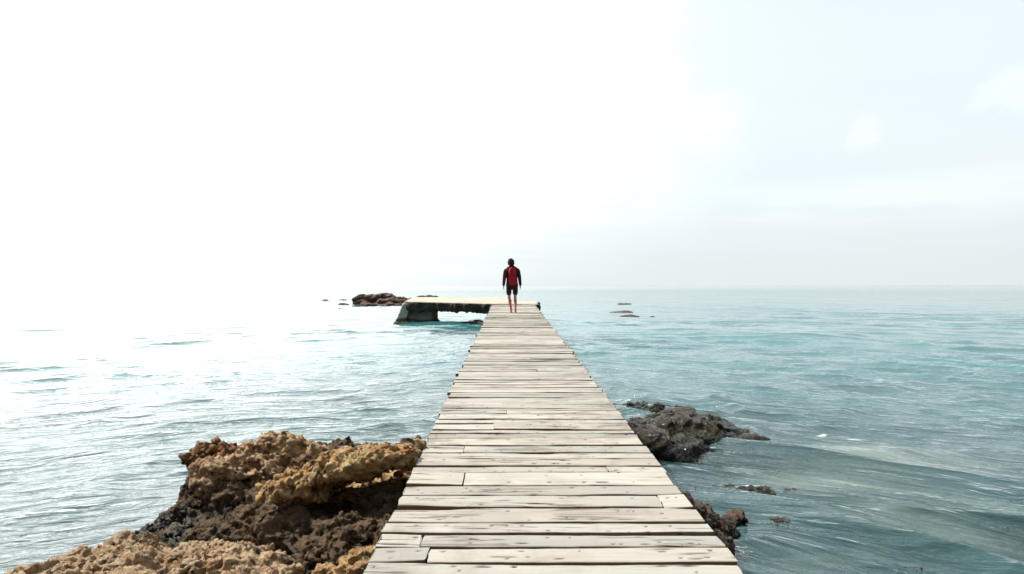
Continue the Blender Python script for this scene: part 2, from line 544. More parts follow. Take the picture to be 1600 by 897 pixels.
def _w(px, py, lx, ly, a):
    Yd = -WATER * 1100 / (py - 450); Xd = (px - 800) / 1100 * Yd
    ca, sa = math.cos(a), math.sin(a)
    p = (x - Xd) * ca + (y - Yd) * sa; b = -(x - Xd) * sa + (y - Yd) * ca
    return np.exp(-(p / lx) ** 2 - (b / ly) ** 2)
milky = .6 * _w(1385, 728, .85, .45, -.35) + .6 * _w(1270, 760, .6, .3, -.1) + .55 * _w(1440, 820, .5, .25, -.9) + .4 * _w(1490, 790, .9, .2, -.7)
milky *= .75 + .5 * fbm(np.stack([v * 1.2, u * 3.5, x * 0], 1), 611, 3)
fattr(me, 'milky', np.clip(milky, 0, 1))
uv = me.attributes.new('flow', 'FLOAT_VECTOR', 'POINT')
uv.data.foreach_set('vector', np.stack([v, u, x * 0], 1).astype(np.float32).ravel())
mw, t, o = new_mat('sea_water')
flow = t.attr('flow', 'Vector')
P = t.n('ShaderNodeNewGeometry').outputs['Position']
dist = t.vm('LENGTH', P)
b1 = t.noise(t.scale(flow, (2.4, 7.5, 1)), 1.0, 4, .55, .5)
b2 = t.noise(t.scale(flow, (.55, 1.6, 1)), 1.0, 5, .6, .6)
b3 = t.noise(t.scale(flow, (.10, .28, 1)), 1.0, 6, .65, .5)
s1 = t.ss(dist, 8, 35, 1, 0)
s2 = t.ss(dist, 15, 60, .15, 1)
s3 = t.ss(dist, 50, 200, 0, 1)
hh = t.m('ADD', t.m('MULTIPLY', t.m('MULTIPLY', b1, s1), .052), t.m('ADD', t.m('MULTIPLY', t.m('MULTIPLY', b2, s2), .06), t.m('MULTIPLY', t.m('MULTIPLY', b3, s3), .16)))
nb = t.bump(hh, 1.0, 1.0)
fr = t.n('ShaderNodeFresnel'); t.put(fr.inputs['IOR'], t.ss(dist, 4.5, 13, 1.55, 2.2)); t.put(fr.inputs['Normal'], nb)
gl = t.n('ShaderNodeBsdfGlossy'); gl.inputs['Color'].default_value = (1, 1, 1, 1)
t.put(gl.inputs['Roughness'], t.ss(dist, 10, 400, .03, .12)); t.put(gl.inputs['Normal'], nb)
df = t.n('ShaderNodeBsdfDiffuse'); t.put(df.inputs['Normal'], nb)
dcol = t.mix(t.ss(b3, .4, .6), (.038, .122, .130), (.030, .150, .156))
dcol = t.mix(t.m('MULTIPLY', t.attr('milky'), .85), dcol, (.42, .47, .40))
t.put(df.inputs['Color'], dcol)
tr = t.n('ShaderNodeBsdfTransparent'); tr.inputs[0].default_value = (.92, .98, .95, 1)
body = t.n('ShaderNodeMixShader'); t.put(body.inputs[0], t.m('MULTIPLY', t.attr('clear'), t.m('SUBTRACT', 1.0, t.m('MULTIPLY', t.attr('milky'), .75)))); t.t.links.new(df.outputs[0], body.inputs[1]); t.t.links.new(tr.outputs[0], body.inputs[2])
mx = t.n('ShaderNodeMixShader'); t.put(mx.inputs[0], fr.outputs[0]); t.t.links.new(body.outputs[0], mx.inputs[1]); t.t.links.new(gl.outputs[0], mx.inputs[2])
fn = t.noise(t.scale(flow, (16, 34, 9)), 1.0, 6, .75, .8)
ff = t.m('MULTIPLY', t.ss(t.m('ADD', t.attr('foam'), t.m('MULTIPLY', t.m('SUBTRACT', fn, .5), 2.6)), .72, 1.15), t.ss(t.attr('foam'), .05, .25))
fd = t.n('ShaderNodeBsdfDiffuse'); fd.inputs[0].default_value = (.78, .8, .8, 1)
mf = t.n('ShaderNodeMixShader'); t.put(mf.inputs[0], ff); t.t.links.new(mx.outputs[0], mf.inputs[1]); t.t.links.new(fd.outputs[0], mf.inputs[2])
t.t.links.new(mf.outputs[0], o.inputs[0])
water_o = tag(link('water', me, mw), kind='structure')

# ------------------------------------------------------------------ rocks
def rock(name, lumps, voxel, mat, label, group=None, low=(.10, 2.2), ridge=(.05, 3.0), strata=(.03, 9, R(25)), pits=(.03, 9, .5), fine=(.012, 26), seed=1, parent=None, extra=None):
    low = (low[0] * 1.5, low[1]); fine = (fine[0] * .75, fine[1] * .9); pits = (pits[0] * 1.5, *pits[1:])
    bm = bmesh.new()
    for L in lumps:
        c, rad = L[0], L[1]
        kw = L[2] if len(L) > 2 else {}
        add_lump(bm, c, rad, **kw)
    me = remeshed(bm, voxel)
    V = coords(me)
    for s_, k in ((low[1], 1.0), (low[1] * 2.3, .5)):
        D = np.stack([fbm(V * s_, seed + q * 5, 2) for q in range(3)], 1)
        V = V + D * low[0] * k * np.array([1, 1, .8])
    setco(me, V); N = normals(me)
    # leave the water line region and everything above with its own relief
    a = strata[2]
    def tilt(V):
        q = np.stack([V[:, 0] * math.cos(a) + V[:, 2] * math.sin(a), V[:, 1], -V[:, 0] * math.sin(a) + V[:, 2] * math.cos(a)], 1)
        return q + .06 * np.stack([fbm(V * 3, seed + 60, 2), fbm(V * 3, seed + 61, 2), fbm(V * 3, seed + 62, 2)], 1)
    def sharp(P, sd, oct, gain=.58):
        rr_ = 0; amp = 1; wgt = 1
        for k in range(oct):
            n_ = np.clip(1 - np.abs(pnoise(P, sd + k * 13)) * 1.9, -.3, 1); n_ = n_ * np.abs(n_)
            rr_ = rr_ + amp * n_ * wgt; wgt = np.clip(.35 + n_, .25, 1); P = P * 2.13 + 1.9; amp *= gain
        return rr_
    q = tilt(V)
    # blocks split by cracks, then thin beds standing proud, then sharp weathered crests
    d = -ridge[0] * 1.15 * sharp(q * ridge[1] * np.array([.35, .45, .95]), seed + 40, 3, .5)
    d += strata[0] * .9 * sharp(q * np.array([.8, 1.2, strata[1]]), seed + 80, 3, .5)
    d += ridge[0] * .55 * sharp(q * ridge[1] * np.array([.45, .7, 2.0]), seed + 140, 4, .6)
    d -= d.mean()
    V = V + N * d[:, None]
    setco(me, V); N = normals(me)
    mask = sstep(pnoise(V * 2.3, seed + 95), pits[2] - .5, pits[2])
    wv = worley(V * pits[1] + .45 * np.stack([fbm(V * 9, seed + q_, 2) for q_ in range(3)], 1), seed + 90)
    d = -pits[0] * 1.3 * sstep(wv, .60, .22) * mask
    wv2 = worley(V * pits[1] * 2.3 + .4 * fbm(V * 20, seed + 8, 2)[:, None], seed + 99)
    d -= pits[0] * .6 * sstep(wv2, .5, .2) * sstep(pnoise(V * 3.1, seed + 97), .0, .35)
    q = tilt(V)
    d += fine[0] * 1.6 * sharp(q * fine[1] * np.array([.32, .6, 1.35]), seed + 120, 4, .7)
    d -= np.median(d)
    V = V + N * d[:, None]
    if extra: V = extra(V)
    setco(me, V)
    ob = link(name, me, mat, parent)
    nearw = V[np.abs(V[:, 2] - WATER) < .03]
    if name != 'islet' and name != 'reef_rock': SHORE.append((nearw[::3], .62 if name == 'wet_rock' else .30))
    base_origin(ob)
    if label: tag(ob, label, 'rock', group)
    return ob

P_ = world_pt
SHORE = []
GL = 'rocks left of the pier'
rock('shore_rock', [(P_(245, 938, 3.85), (.56, .5, .24)), (P_(45, 1015, 3.75), (.5, .4, .16)), (P_(50, 958, 3.85), (.45, .34, .15)), (P_(120, 925, 3.9), (.35, .3, .16)), (P_(340, 935, 3.75), (.42, .5, .2)), (P_(170, 1080, 3.0), (1.0, .8, .30)), (P_(390, 950, 3.5), (.32, .35, .15)), (P_(190, 890, 3.95), (.2, .2, .15)), (P_(150, 1250, 2.1), (1.2, .9, .4)), (P_(240, 1050, 3.8), (.9, .45, .3))],
     .0085, M_FORE, 'pale tan pitted rock in the bottom left corner', GL, low=(.06, 2.6), ridge=(.035, 4.5), strata=(.022, 10, R(-28)), pits=(.03, 8, .3), seed=3)
rock('shore_rock', [(P_(350, 845, 4.75), (.50, .40, .20), dict(rz=R(20))), (P_(450, 850, 4.5), (.5, .42, .22)), (P_(540, 870, 4.4), (.5, .5, .24)), (P_(270, 858, 4.55), (.36, .28, .13)), (P_(420, 815, 4.95), (.62, .35, .2)), (P_(590, 850, 4.6), (.5, .6, .28)), (P_(520, 1000, 4.3), (1.0, .8, .35)), (P_(340, 790, 5.2), (.28, .25, .16)), (P_(290, 828, 4.9), (.26, .26, .14)), (P_(235, 862, 4.5), (.24, .2, .10)), (P_(560, 800, 5.6), (.8, .6, .22))],
     .009, M_DARK, 'low dark brown rock slope between overhanging slab and pale corner rock', GL, low=(.07, 2.4), ridge=(.04, 4.0), strata=(.035, 10, R(-30)), pits=(.03, 9, .4), seed=14)
rock('shore_rock', [(P_(400, 745, 5.45), (.44, .38, .20), dict(ry=R(-8))), (P_(418, 718, 5.5), (.16, .2, .14)), (P_(350, 757, 5.2), (.24, .26, .12)), (P_(480, 742, 5.5), (.48, .36, .16)), (P_(560, 745, 5.6), (.4, .3, .14)), (P_(450, 800, 5.9), (.42, .25, .2))],
     .0085, M_ROCK, 'tan peaked rock behind the overhanging slab', GL, low=(.06, 2.6), ridge=(.045, 4.2), strata=(.028, 11, R(-32)), pits=(.03, 9, .3), seed=22)
rock('shore_rock', [(P_(330, 715, 5.6), (.19, .17, .10)), (P_(365, 722, 5.6), (.18, .16, .09)), (P_(345, 745, 5.7), (.17, .16, .13))],
     .008, M_RUST, 'small rust orange knob of rock jutting over the water at far left', GL, low=(.04, 4), ridge=(.035, 7), strata=(.015, 12, R(-20)), pits=(.03, 12, .1), seed=35)
rock('shore_rock', [(P_(540, 730, 6.25), (.5, .3, .17)), (P_(480, 735, 6.1), (.4, .28, .17)), (P_(600, 740, 6.3), (.42, .3, .14)), (P_(640, 728, 6.3), (.3, .25, .14)), (P_(560, 770, 6.2), (.8, .45, .2)), (P_(654, 712, 6.2), (.12, .12, .1))],
     .011, M_DARK, 'near black jagged rock ridge behind the tan peaked rock', GL, low=(.05, 3), ridge=(.04, 5), strata=(.025, 12, R(15)), pits=(.02, 12, .2), seed=48)
def _slab(x0, x1, n):
    """a tilted overhanging tongue that thins towards the pier"""
    L = []
    for k in range(n):
        f = k / (n - 1)
        px = x0 + (x1 - x0) * f
        py = 764 - 50 * f ** 1.1
        Yd = 4.75 + .15 * f
        th_ = .115 - .06 * f + .012 * math.sin(f * 7)
        L.append((P_(px, py, Yd), (.24, .34, th_), dict(ry=R(-14), rx=R(-10))))
    return L
rock('overhanging_rock', _slab(462, 600, 6) + [(P_(636, 712, 4.98), (.10, .22, .035), dict(ry=R(-24))), (P_(560, 775, 5.25), (.62, .4, .12), dict(ry=R(-12)))],
     .008, M_OCHRE, 'golden brown overhanging rock slab with a round hole, pointing up to the deck edge', GL, low=(.045, 3), ridge=(.03, 5), strata=(.02, 12, R(-18)), pits=(.035, 7, .15), seed=57)
rock('shore_rock', [(P_(590, 868, 4.15), (.26, .3, .12), dict(ry=R(-12))), (P_(545, 880, 4.1), (.22, .25, .1)), (P_(630, 850, 4.3), (.3, .35, .14))],
     .009, M_DARK, 'small dark rock ledge in the shade below the overhanging slab', GL, low=(.04, 4), ridge=(.035, 6), strata=(.025, 12, R(-20)), pits=(.02, 12, .2), seed=66)
rock('shore_rock', [(P_(535, 912, 3.6), (.17, .2, .09)), (P_(570, 900, 3.55), (.12, .15, .09)), (P_(540, 960, 3.5), (.3, .3, .12))],
     .008, M_OCHRE, 'small yellow ochre rock touching the near left corner of the deck', GL, low=(.03, 5), ridge=(.02, 8), strata=(.01, 12, 0), pits=(.02, 14, .1), seed=72)

GR = 'wet rocks right of the pier'
rock('wet_rock', [(P_(1100, 690, 7.6), (.60, .45, .18), dict(ry=R(6))), (P_(1168, 702, 7.4), (.40, .34, .14), dict(ry=R(16))), (P_(1090, 664, 8.0), (.40, .3, .10)), (P_(1060, 696, 7.4), (.3, .3, .14)), (P_(1035, 668, 8.0), (.4, .3, .13)), (P_(1100, 740, 7.6), (.75, .55, .3))],
     .012, M_WETROCK, 'large dark wet rock with olive weed right of the pier, white water at its foot', GR, low=(.07, 2.2), ridge=(.03, 2.6), strata=(.035, 6, R(18)), pits=(.004, 9, .4), fine=(.006, 16), seed=81)
rock('wet_rock', [(P_(1040, 718, 6.95), (.42, .36, .17), dict(ry=R(5))), (P_(1000, 690, 7.0), (.3, .34, .16)), (P_(1075, 712, 7.0), (.24, .26, .14)), (P_(1010, 760, 7.0), (.6, .5, .3))],
     .012, M_WETROCK, 'rounded brown black rock against the deck edge, in front of the large weedy rock', GR, low=(.05, 2.6), ridge=(.015, 3), strata=(.022, 9, R(30)), pits=(.004, 9, .4), fine=(.005, 16), seed=88)
rock('wet_rock', [(P_(985, 645, 9.3), (.40, .35, .09)), (P_(1035, 648, 9.1), (.36, .3, .08)), (P_(1000, 662, 9.2), (.6, .5, .13))],
     .014, M_WETROCK, 'low flat dark rock awash behind the large weedy rock', GR, low=(.04, 3), ridge=(.03, 4), strata=(.02, 12, R(8)), pits=(.01, 9, .4), seed=95)
rock('wet_rock', [(P_(1095, 838, 4.7), (.24, .28, .14), dict(ry=R(18))), (P_(1125, 845, 4.65), (.15, .2, .10), dict(ry=R(20))), (P_(1060, 825, 4.85), (.25, .3, .16)), (P_(1150, 826, 4.9), (.08, .08, .06)), (P_(1080, 870, 4.6), (.35, .5, .2))],
     .009, M_BROWN, 'reddish brown rock with dry weed at the near right edge of the deck', GR, low=(.05, 3.4), ridge=(.04, 5), strata=(.02, 14, R(50)), pits=(.02, 12, .2), seed=101)
rock('sunken_rock', [(P_(1250, 842, 4.85), (.36, .22, .09), dict(rz=R(-10))), (P_(1195, 849, 4.8), (.25, .2, .07))],
     .010, M_BROWN, 'flat brown rock just under the water right of the deck', GR, low=(.03, 2.4), ridge=(.012, 3.5), strata=(.008, 12, R(8)), pits=(.004, 12, .3), seed=108)
rock('sunken_rock', [(P_(1175, 782, 5.7), (.42, .2, .08), dict(rz=R(-8))), (P_(1110, 782, 5.8), (.3, .2, .08))],
     .012, M_BROWN, 'long dark rock just under a patch of foam right of the deck', GR, low=(.03, 2.4), ridge=(.012, 3.5), strata=(.008, 12, R(8)), pits=(.004, 12, .3), seed=115)
rock('sunken_rock', [(P_(1400, 935, 4.1), (.35, .25, .09), dict(rz=R(-20))), (P_(1350, 922, 4.2), (.2, .2, .08))],
     .012, M_BROWN, 'brown rock under shallow water at the bottom edge on the right', GR, low=(.04, 3), ridge=(.02, 5), strata=(.015, 12, R(8)), pits=(.01, 12, .3), seed=121)

# thin wash of foam along the waterline of the near rocks
from mathutils import kdtree
for pts, amt in SHORE:
    if len(pts) < 4: continue
    lo, hi = pts.min(0) - .25, pts.max(0) + .25
    wx, wy = water_xy
    idx = np.nonzero((wx > lo[0]) & (wx < hi[0]) & (wy > lo[1]) & (wy < hi[1]))[0]
    kd = kdtree.KDTree(len(pts))
    for q, p in enumerate(pts): kd.insert((p[0], p[1], 0), q)
    kd.balance()
    dd = np.array([kd.find((wx[i], wy[i], 0))[2] for i in idx])
    part = .5 + .5 * sstep(pnoise(np.stack([wx[idx] * 2.2, wy[idx] * 2.2, wx[idx] * 0], 1), 401), -.25, .35)
    foam[idx] = np.maximum(foam[idx], amt * part * np.exp(-(dd / .07) ** 2))
fattr(water_o.data, 'foam', foam)

# low reefs far out
M_ISLE = rock_mat('islet_rock', (.02, .012, .008), (.06, .034, .022), (.13, .08, .05), (.09, .05, .028), .12, .4, .4)
rock('islet', [(P_(587, 472, 62), (1.5, 2.5, .38), dict(box=True)), (P_(612, 474, 62), (2.4, 2.5, .28), dict(box=True)), (P_(575, 476, 61), (1.2, 2, .32)), (P_(645, 475.5, 61), (2.5, 2.5, .26), dict(box=True)), (P_(610, 480, 59), (3.0, 1.6, .2))],
     .07, M_ISLE, 'long dark brown islet behind the left end of the concrete platform', None, low=(.25, .5), ridge=(.10, 1.0), strata=(.08, 3, R(4)), pits=(.05, 2, .3), fine=(.03, 8), seed=130)
GF = 'small rocks awash far out'
k_ = 0
for (px, py, wpx, hpx, lab) in [
        (537, 478.5, 8, 2.6, 'small low rock just left of the long islet'),
        (507, 472, 6, 1.3, 'tiny dark rock farthest left of the islet'),
        (536, 471.5, 6, 1.2, 'thin dark rock breaking the water above the small low rock by the islet'),
        (533, 485, 4, 1.3, 'tiny rock in front of the small low rock by the islet'),
        (970, 490.5, 17, 2.2, 'flat brown rock topmost of the awash group right of the pier end'),
        (984, 496.5, 13, 2.2, 'flat brown rock lowest right of the awash group right of the pier end'),
        (940, 501, 11, 1.8, 'flat brown rock leftmost of the awash group right of the pier end'),
        (975, 477.5, 9, .9, 'thin far sliver of rock beyond the awash group right of the pier end'),
        (1018, 498.3, 3.5, 1.2, 'tiny rock just right of the awash group right of the pier end'),
        (1099, 486.8, 5, 1.2, 'tiny dark rock further right than the awash group'),
        ]:
    Yd = -WATER * 1100 / (py - 450 + hpx * .6)
    s = Yd / 1100
    k_ += 1
    c = Vector(((px - 800) * s, Yd, WATER - .02))
    rock('reef_rock', [(c, (wpx * s * 1.15, .35 + wpx * s * .5, hpx * s * 1.5)), (c + Vector((wpx * s * .6, .1, -.03)), (wpx * s * .6, .3 + wpx * s * .3, hpx * s))],
         .035, M_ISLE, lab, GF, low=(.05, 1.6), ridge=(.02, 3), strata=(.01, 5, 0), pits=(.01, 5, .3), fine=(.005, 14), seed=140 + k_ * 3)

# ------------------------------------------------------------------ concrete platform
def poly_prism(pts, z0, z1):
    bm = bmesh.new()
    a = [bm.verts.new((p[0], p[1], z0)) for p in pts]; b = [bm.verts.new((p[0], p[1], z1)) for p in pts]
    bm.faces.new(a[::-1]); bm.faces.new(b)
    n = len(pts)
    for i in range(n): bm.faces.new((a[i], a[(i + 1) % n], b[(i + 1) % n], b[i]))
    return bm
ZT = -.69
plat = empty('concrete_platform', (-1.6, 33, WATER))
tag(plat, 'old concrete platform with pale top and dark crumbling side at the pier end', 'platform')
bm = poly_prism([(-4.5, 30.0), (-1.1, 28.5), (1.02, 27.9), (1.12, 30.1), (-.1, 30.3), (-.2, 33.6), (-4.75, 33.8)], ZT - .30, ZT)
bmesh.ops.recalc_face_normals(bm, faces=bm.faces)
me = remeshed(bm, .055)
V = coords(me); N = normals(me)
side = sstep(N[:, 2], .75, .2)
dn = .09 * ridged(V * 1.8, 4, 4) - .02
V2 = V + N * (dn * side)[:, None]
chew = .10 * sstep(pnoise(V * np.array([1.1, 1.1, 0]), 77), .0, .45)
V2 -= N * (chew * side)[:, None]
V2[:, 2] += .012 * fbm(V * .8, 12, 3) * (1 - side)
V2[:, 2] -= side * (V[:, 2] < ZT - .2) * .10 * np.maximum(0, fbm(V * 1.5, 19, 3))
setco(me, V2)
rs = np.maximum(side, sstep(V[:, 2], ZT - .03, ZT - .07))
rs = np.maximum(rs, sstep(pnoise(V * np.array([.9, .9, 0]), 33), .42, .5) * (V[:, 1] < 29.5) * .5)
V2[:, 2] += .031 * (V2[:, 1] - 28.5); setco(me, V2)
fattr(me, 'rough_shaded_side', rs)
setco(me, coords(me) - np.array([-1.6, 33, WATER]))
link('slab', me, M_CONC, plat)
# pillar under the left end, with a leaning lit buttress on its left face
bm = bmesh.new()
yb = 31.0
def hexa(bm, lo, hi):
    a = [bm.verts.new(p) for p in lo]; b = [bm.verts.new(p) for p in hi]
    bm.faces.new(a[::-1]); bm.faces.new(b)
    for i in range(4): bm.faces.new((a[i], a[(i + 1) % 4], b[(i + 1) % 4], b[i]))
zb, ztp = WATER - .6, ZT - .25
hexa(bm, [(-4.85, 29.9, zb), (-3.35, 29.6, zb), (-3.3, 31.8, zb), (-4.9, 32, zb)], [(-4.25, 30.3, ztp), (-3.4, 30.0, ztp), (-3.4, 31.8, ztp), (-4.4, 32, ztp)])
hexa(bm, [(-5.0, 29.6, WATER - .5), (-3.25, 29.4, WATER - .5), (-3.2, 32, WATER - .5), (-5.1, 32.3, WATER - .5)], [(-5.0, 29.75, WATER + .12), (-3.3, 29.5, WATER + .12), (-3.3, 31.9, WATER + .12), (-5.0, 32.1, WATER + .12)])
bmesh.ops.recalc_face_normals(bm, faces=bm.faces)
me = remeshed(bm, .04); V = coords(me); N = normals(me)
setco(me, V + N * (.035 * ridged(V * 1.6, 6, 4) + .03 * fbm(V * 7, 3, 3))[:, None] - np.array([-1.6, 33, WATER]))
link('pillar', me, M_PIER, plat)
bm = bmesh.new()
hexa(bm, [(-5.15, 29.65, WATER - .4), (-4.70, 29.7, WATER - .4), (-4.62, 32.0, WATER - .4), (-5.2, 32.2, WATER - .4)], [(-4.62, 29.95, ZT - .05), (-4.33, 29.95, ZT - .10), (-4.3, 31.6, ZT - .10), (-4.62, 31.8, ZT - .05)])
bmesh.ops.recalc_face_normals(bm, faces=bm.faces)
me = remeshed(bm, .035); V = coords(me); N = normals(me)
setco(me, V + N * (.02 * ridged(V * 2.2, 61, 4) + .012 * fbm(V * 9, 3, 3))[:, None] - np.array([-1.6, 33, WATER]))
link('buttress', me, M_PIERLIT, plat)
# a second stub carries the right hand end, hidden below the deck
bm = bmesh.new()
hexa(bm, [(-.5, 28.9, zb), (.6, 28.6, zb), (.6, 29.8, zb), (-.5, 29.9, zb)], [(-.4, 29.0, ztp), (.5, 28.7, ztp), (.5, 29.7, ztp), (-.4, 29.8, ztp)])
bmesh.ops.recalc_face_normals(bm, faces=bm.faces)
me = remeshed(bm, .06); V = coords(me); N = normals(me)
setco(me, V + N * (.03 * ridged(V * 1.6, 16, 3))[:, None] - np.array([-1.6, 33, WATER]))
link('pillar', me, M_PIER, plat)

# ------------------------------------------------------------------ wooden pier
def deck_z(y): return -1.28 + .0197 * y
def left_x(y): return -.612 - .0064 * y
def right_x(y): return 1.0 - .004 * y
pier = empty('wooden_pier', (.15, 13.5, WATER))
tag(pier, 'long straight pier of worn pale wooden planks running out over the water', 'pier')
bounds = [1.9, 2.12, 2.33, 2.53, 2.72, 2.91, 3.10, 3.28, 3.45, 3.61, 3.83, 4.05, 4.23, 4.50, 4.66, 4.83, 5.0, 5.2, 5.42, 5.58, 5.73, 5.95, 6.14, 6.34, 6.52]
yy = 1.9
while yy > -1.2:
    yy -= random.uniform(.18, .22); bounds.insert(0, yy)
while bounds[-1] < 27.55:
    bounds.append(bounds[-1] + random.choice((.11, .14, .17, .19, .2, .22, .25)) + random.uniform(-.015, .015))
DV, DF, A_t, A_h, A_s, A_side = [], [], [], [], [], []
nv = 0
def plank(xa, xb, ya, yb, wide0, wide1, k, seed):
    """one board between two x ends and two y edges; wide0/1 scale the gap on each edge"""
    global nv
    near = yb < 7.0
    du = .010 if near else (.03 if yb < 14 else .08)
    if yb < 2.4: du = .05
    nu = max(6, int((xb - xa) / du))
    us = np.linspace(0, 1, nu)
    nvv = 18 if (near and yb > 2.4) else 7
    xs_ = xa + (xb - xa) * us
    Wd = yb - ya
    P0 = np.stack([xs_ * 1.6, np.full(nu, seed * 1.7), np.zeros(nu)], 1)
    e0 = .004 + .0045 * wide0 + (.006 * wide0) * fbm(P0, 200 + seed, 3) + .0035 * fbm(P0 * 5, 210 + seed, 3) + .030 * (wide0 - 1).clip(0) * sstep(pnoise(P0 * .9 + 5.3, 222 + seed), -.1, .35) if isinstance(wide0, np.ndarray) else .0045 + .004 * wide0 + (.005 * wide0) * fbm(P0, 200 + seed, 3) + .003 * fbm(P0 * 5, 210 + seed, 3) + .024 * max(0, wide0 - 1) * sstep(pnoise(P0 * .9 + 5.3, 222 + seed), -.1, .3)
    e1 = .0045 + .004 * wide1 + (.005 * wide1) * fbm(P0 + 9, 230 + seed, 3) + .003 * fbm(P0 * 5 + 2, 240 + seed, 3) + .024 * max(0, wide1 - 1) * sstep(pnoise(P0 * .9 + 1.3, 252 + seed), -.1, .3)
    e0 = np.maximum(e0, .0015); e1 = np.maximum(e1, .0015)
    lo = ya + e0; hi = yb - e1
    # cross profile: (v, z below the top, is side)
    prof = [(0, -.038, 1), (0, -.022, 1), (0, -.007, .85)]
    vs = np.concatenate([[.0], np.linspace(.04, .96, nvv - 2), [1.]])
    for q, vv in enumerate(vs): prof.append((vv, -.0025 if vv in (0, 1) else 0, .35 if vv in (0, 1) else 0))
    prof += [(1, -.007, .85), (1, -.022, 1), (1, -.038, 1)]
    zt = random.uniform(-.004, .004); tl = random.uniform(-.004, .004); roll = random.uniform(-.004, .004); cup = random.uniform(-.003, .003)
    np_ = len(prof)
    V = np.zeros((nu, np_, 3)); S = np.zeros((nu, np_)); SP = np.zeros((nu, np_))
    jag_a = .010 * fbm(np.stack([np.linspace(0, 3, np_), np.full(np_, seed * 3.1), np.zeros(np_)], 1), 260 + seed, 3)
    jag_b = .010 * fbm(np.stack([np.linspace(0, 3, np_), np.full(np_, seed * 3.1 + 50), np.zeros(np_)], 1), 270 + seed, 3)
    for q, (vv, dz_, sd_) in enumerate(prof):
        ys_ = lo + (hi - lo) * vv
        xx = xs_ + jag_a[q] * (1 - us) ** 12 + jag_b[q] * us ** 12
        V[:, q, 0] = xx; V[:, q, 1] = ys_
        V[:, q, 2] = deck_z(ys_) + zt + tl * (us - .5) * 2 + roll * (vv - .5) * 2 + cup * ((vv - .5) ** 2 * 4) + dz_
        S[:, q] = sd_
    flat = V.reshape(-1, 3)
    zz = .0016 * fbm(flat * np.array([3, 12, 0]), 300 + seed, 3)
    # worn dents along the edges
    dent = sstep(pnoise(flat * np.array([2.2, 9, 0]), 320 + seed), .25, .6)
    flat[:, 2] += zz - .004 * dent * (S.ravel() < .5)
    if near and yb > 2.4:
        for _ in range(int(8 * (xb - xa)) + 1):
            cx = random.uniform(xa + .03, xb - .03); cy = random.choice([ya + Wd * .25, ya + Wd * .72, ya + Wd * random.random()])
            rx_, ry_ = random.uniform(.006, .014), random.uniform(.0045, .007)
            if random.random() < .13: rx_ *= 2.6
            d = np.sqrt(((flat[:, 0] - cx) / rx_) ** 2 + ((flat[:, 1] - cy) / ry_) ** 2)
            m_ = sstep(d, 1.5, .7)
            SP = np.maximum(SP, m_.reshape(SP.shape)); flat[:, 2] -= .004 * m_ * (S.ravel() < .5)
        # ragged splits
        for _s in range(random.choice((0, 1, 1, 2, 3))):
            cx = random.uniform(xa, xb); cy = ya + Wd * random.uniform(.2, .8); ln = random.uniform(.05, .22)
            yl = cy + .008 * pnoise(np.stack([flat[:, 0] * 9, flat[:, 0] * 0 + seed, flat[:, 0] * 0], 1), 5)
            m_ = sstep(np.abs(flat[:, 0] - cx) / ln, 1, .6) * sstep(np.abs(flat[:, 1] - yl), .006, .002)
            SP = np.maximum(SP, .9 * m_.reshape(SP.shape)); flat[:, 2] -= .004 * m_ * (S.ravel() < .5)
    idx = np.arange(nu * np_).reshape(nu, np_) + nv
    a = idx[:-1, :-1].ravel(); b = idx[1:, :-1].ravel(); c = idx[1:, 1:].ravel(); d = idx[:-1, 1:].ravel()
    Fs = [np.stack([a, b, c, d], 1), np.stack([idx[:-1, -1], idx[1:, -1], idx[1:, 0], idx[:-1, 0]], 1)]
    DV.append(flat); DF.append(np.concatenate(Fs))
    n = nu * np_
    # end caps as strips across the profile
    h_ = np_ // 2
    for row, flip in ((0, 0), (nu - 1, 1)):
        for q in range(h_ - 1 if np_ % 2 == 0 else h_):
            f = [idx[row, q], idx[row, q + 1], idx[row, np_ - 2 - q], idx[row, np_ - 1 - q]]
            if len(set(f)) < 4: continue
            DF.append(np.array([f[::-1] if flip else f]))
    A_t.append(np.full(n, (seed * .61803) % 1)); A_h.append(np.full(n, (seed * .754877) % 1)); A_s.append(SP.ravel()); A_side.append(S.ravel())
    nv += n
joints = {3.28: -.43, 3.10: -.38, 4.23: -.30, 4.50: .62, 3.83: .83, 5.73: -.15, 6.34: -.05, 5.0: -.35}
wide = {3.83: 2.2, 3.10: 1.9, 5.58: 2.0, 5.73: 1.8, 6.14: 1.6, 4.05: 1.0, 4.66: 1.3, 4.50: 1.2, 6.52: 1.5}
wd = [wide.get(round(b, 2), random.choice((.6, .9, 1.3, 1.8, 2.4)) if b > 6.4 else 1.45) for b in bounds]
sd_i = 0
for k in range(len(bounds) - 1):
    ya, yb = bounds[k], bounds[k + 1]
    jx = .010 if ya < 7 else .02
    xl = left_x(ya) + random.uniform(-jx, jx); xr = right_x(ya) + random.uniform(-jx, jx)
    if ya > 7 and random.random() < .12: xl -= .025
    if ya > 7 and random.random() < .12: xr += .03
    j = joints.get(round(ya, 2))
    if j is None and ya > 6.5 and random.random() < .10: j = random.uniform(-.35, .75)
    if j is None:
        sd_i += 1; plank(xl, xr, ya, yb, wd[k], wd[k + 1], k, sd_i)
    else:
        g = .003
        sd_i += 1; plank(xl, j - g, ya, yb, wd[k], wd[k + 1], k, sd_i)
        sd_i += 1; plank(j + g, xr, ya + random.uniform(-.004, .004), yb, wd[k], wd[k + 1] * .9, k, sd_i)
V = np.concatenate(DV) - np.array([.15, 13.5, WATER])
Fq = np.concatenate(DF)
me = mesh_np('deck', V, Fq)
fattr(me, 'plank_tone', np.concatenate(A_t)); fattr(me, 'plank_hue', np.concatenate(A_h)); fattr(me, 'spot', np.concatenate(A_s)); fattr(me, 'side', np.concatenate(A_side))
ob = link('deck', me, M_WOOD, pier, smooth=True)
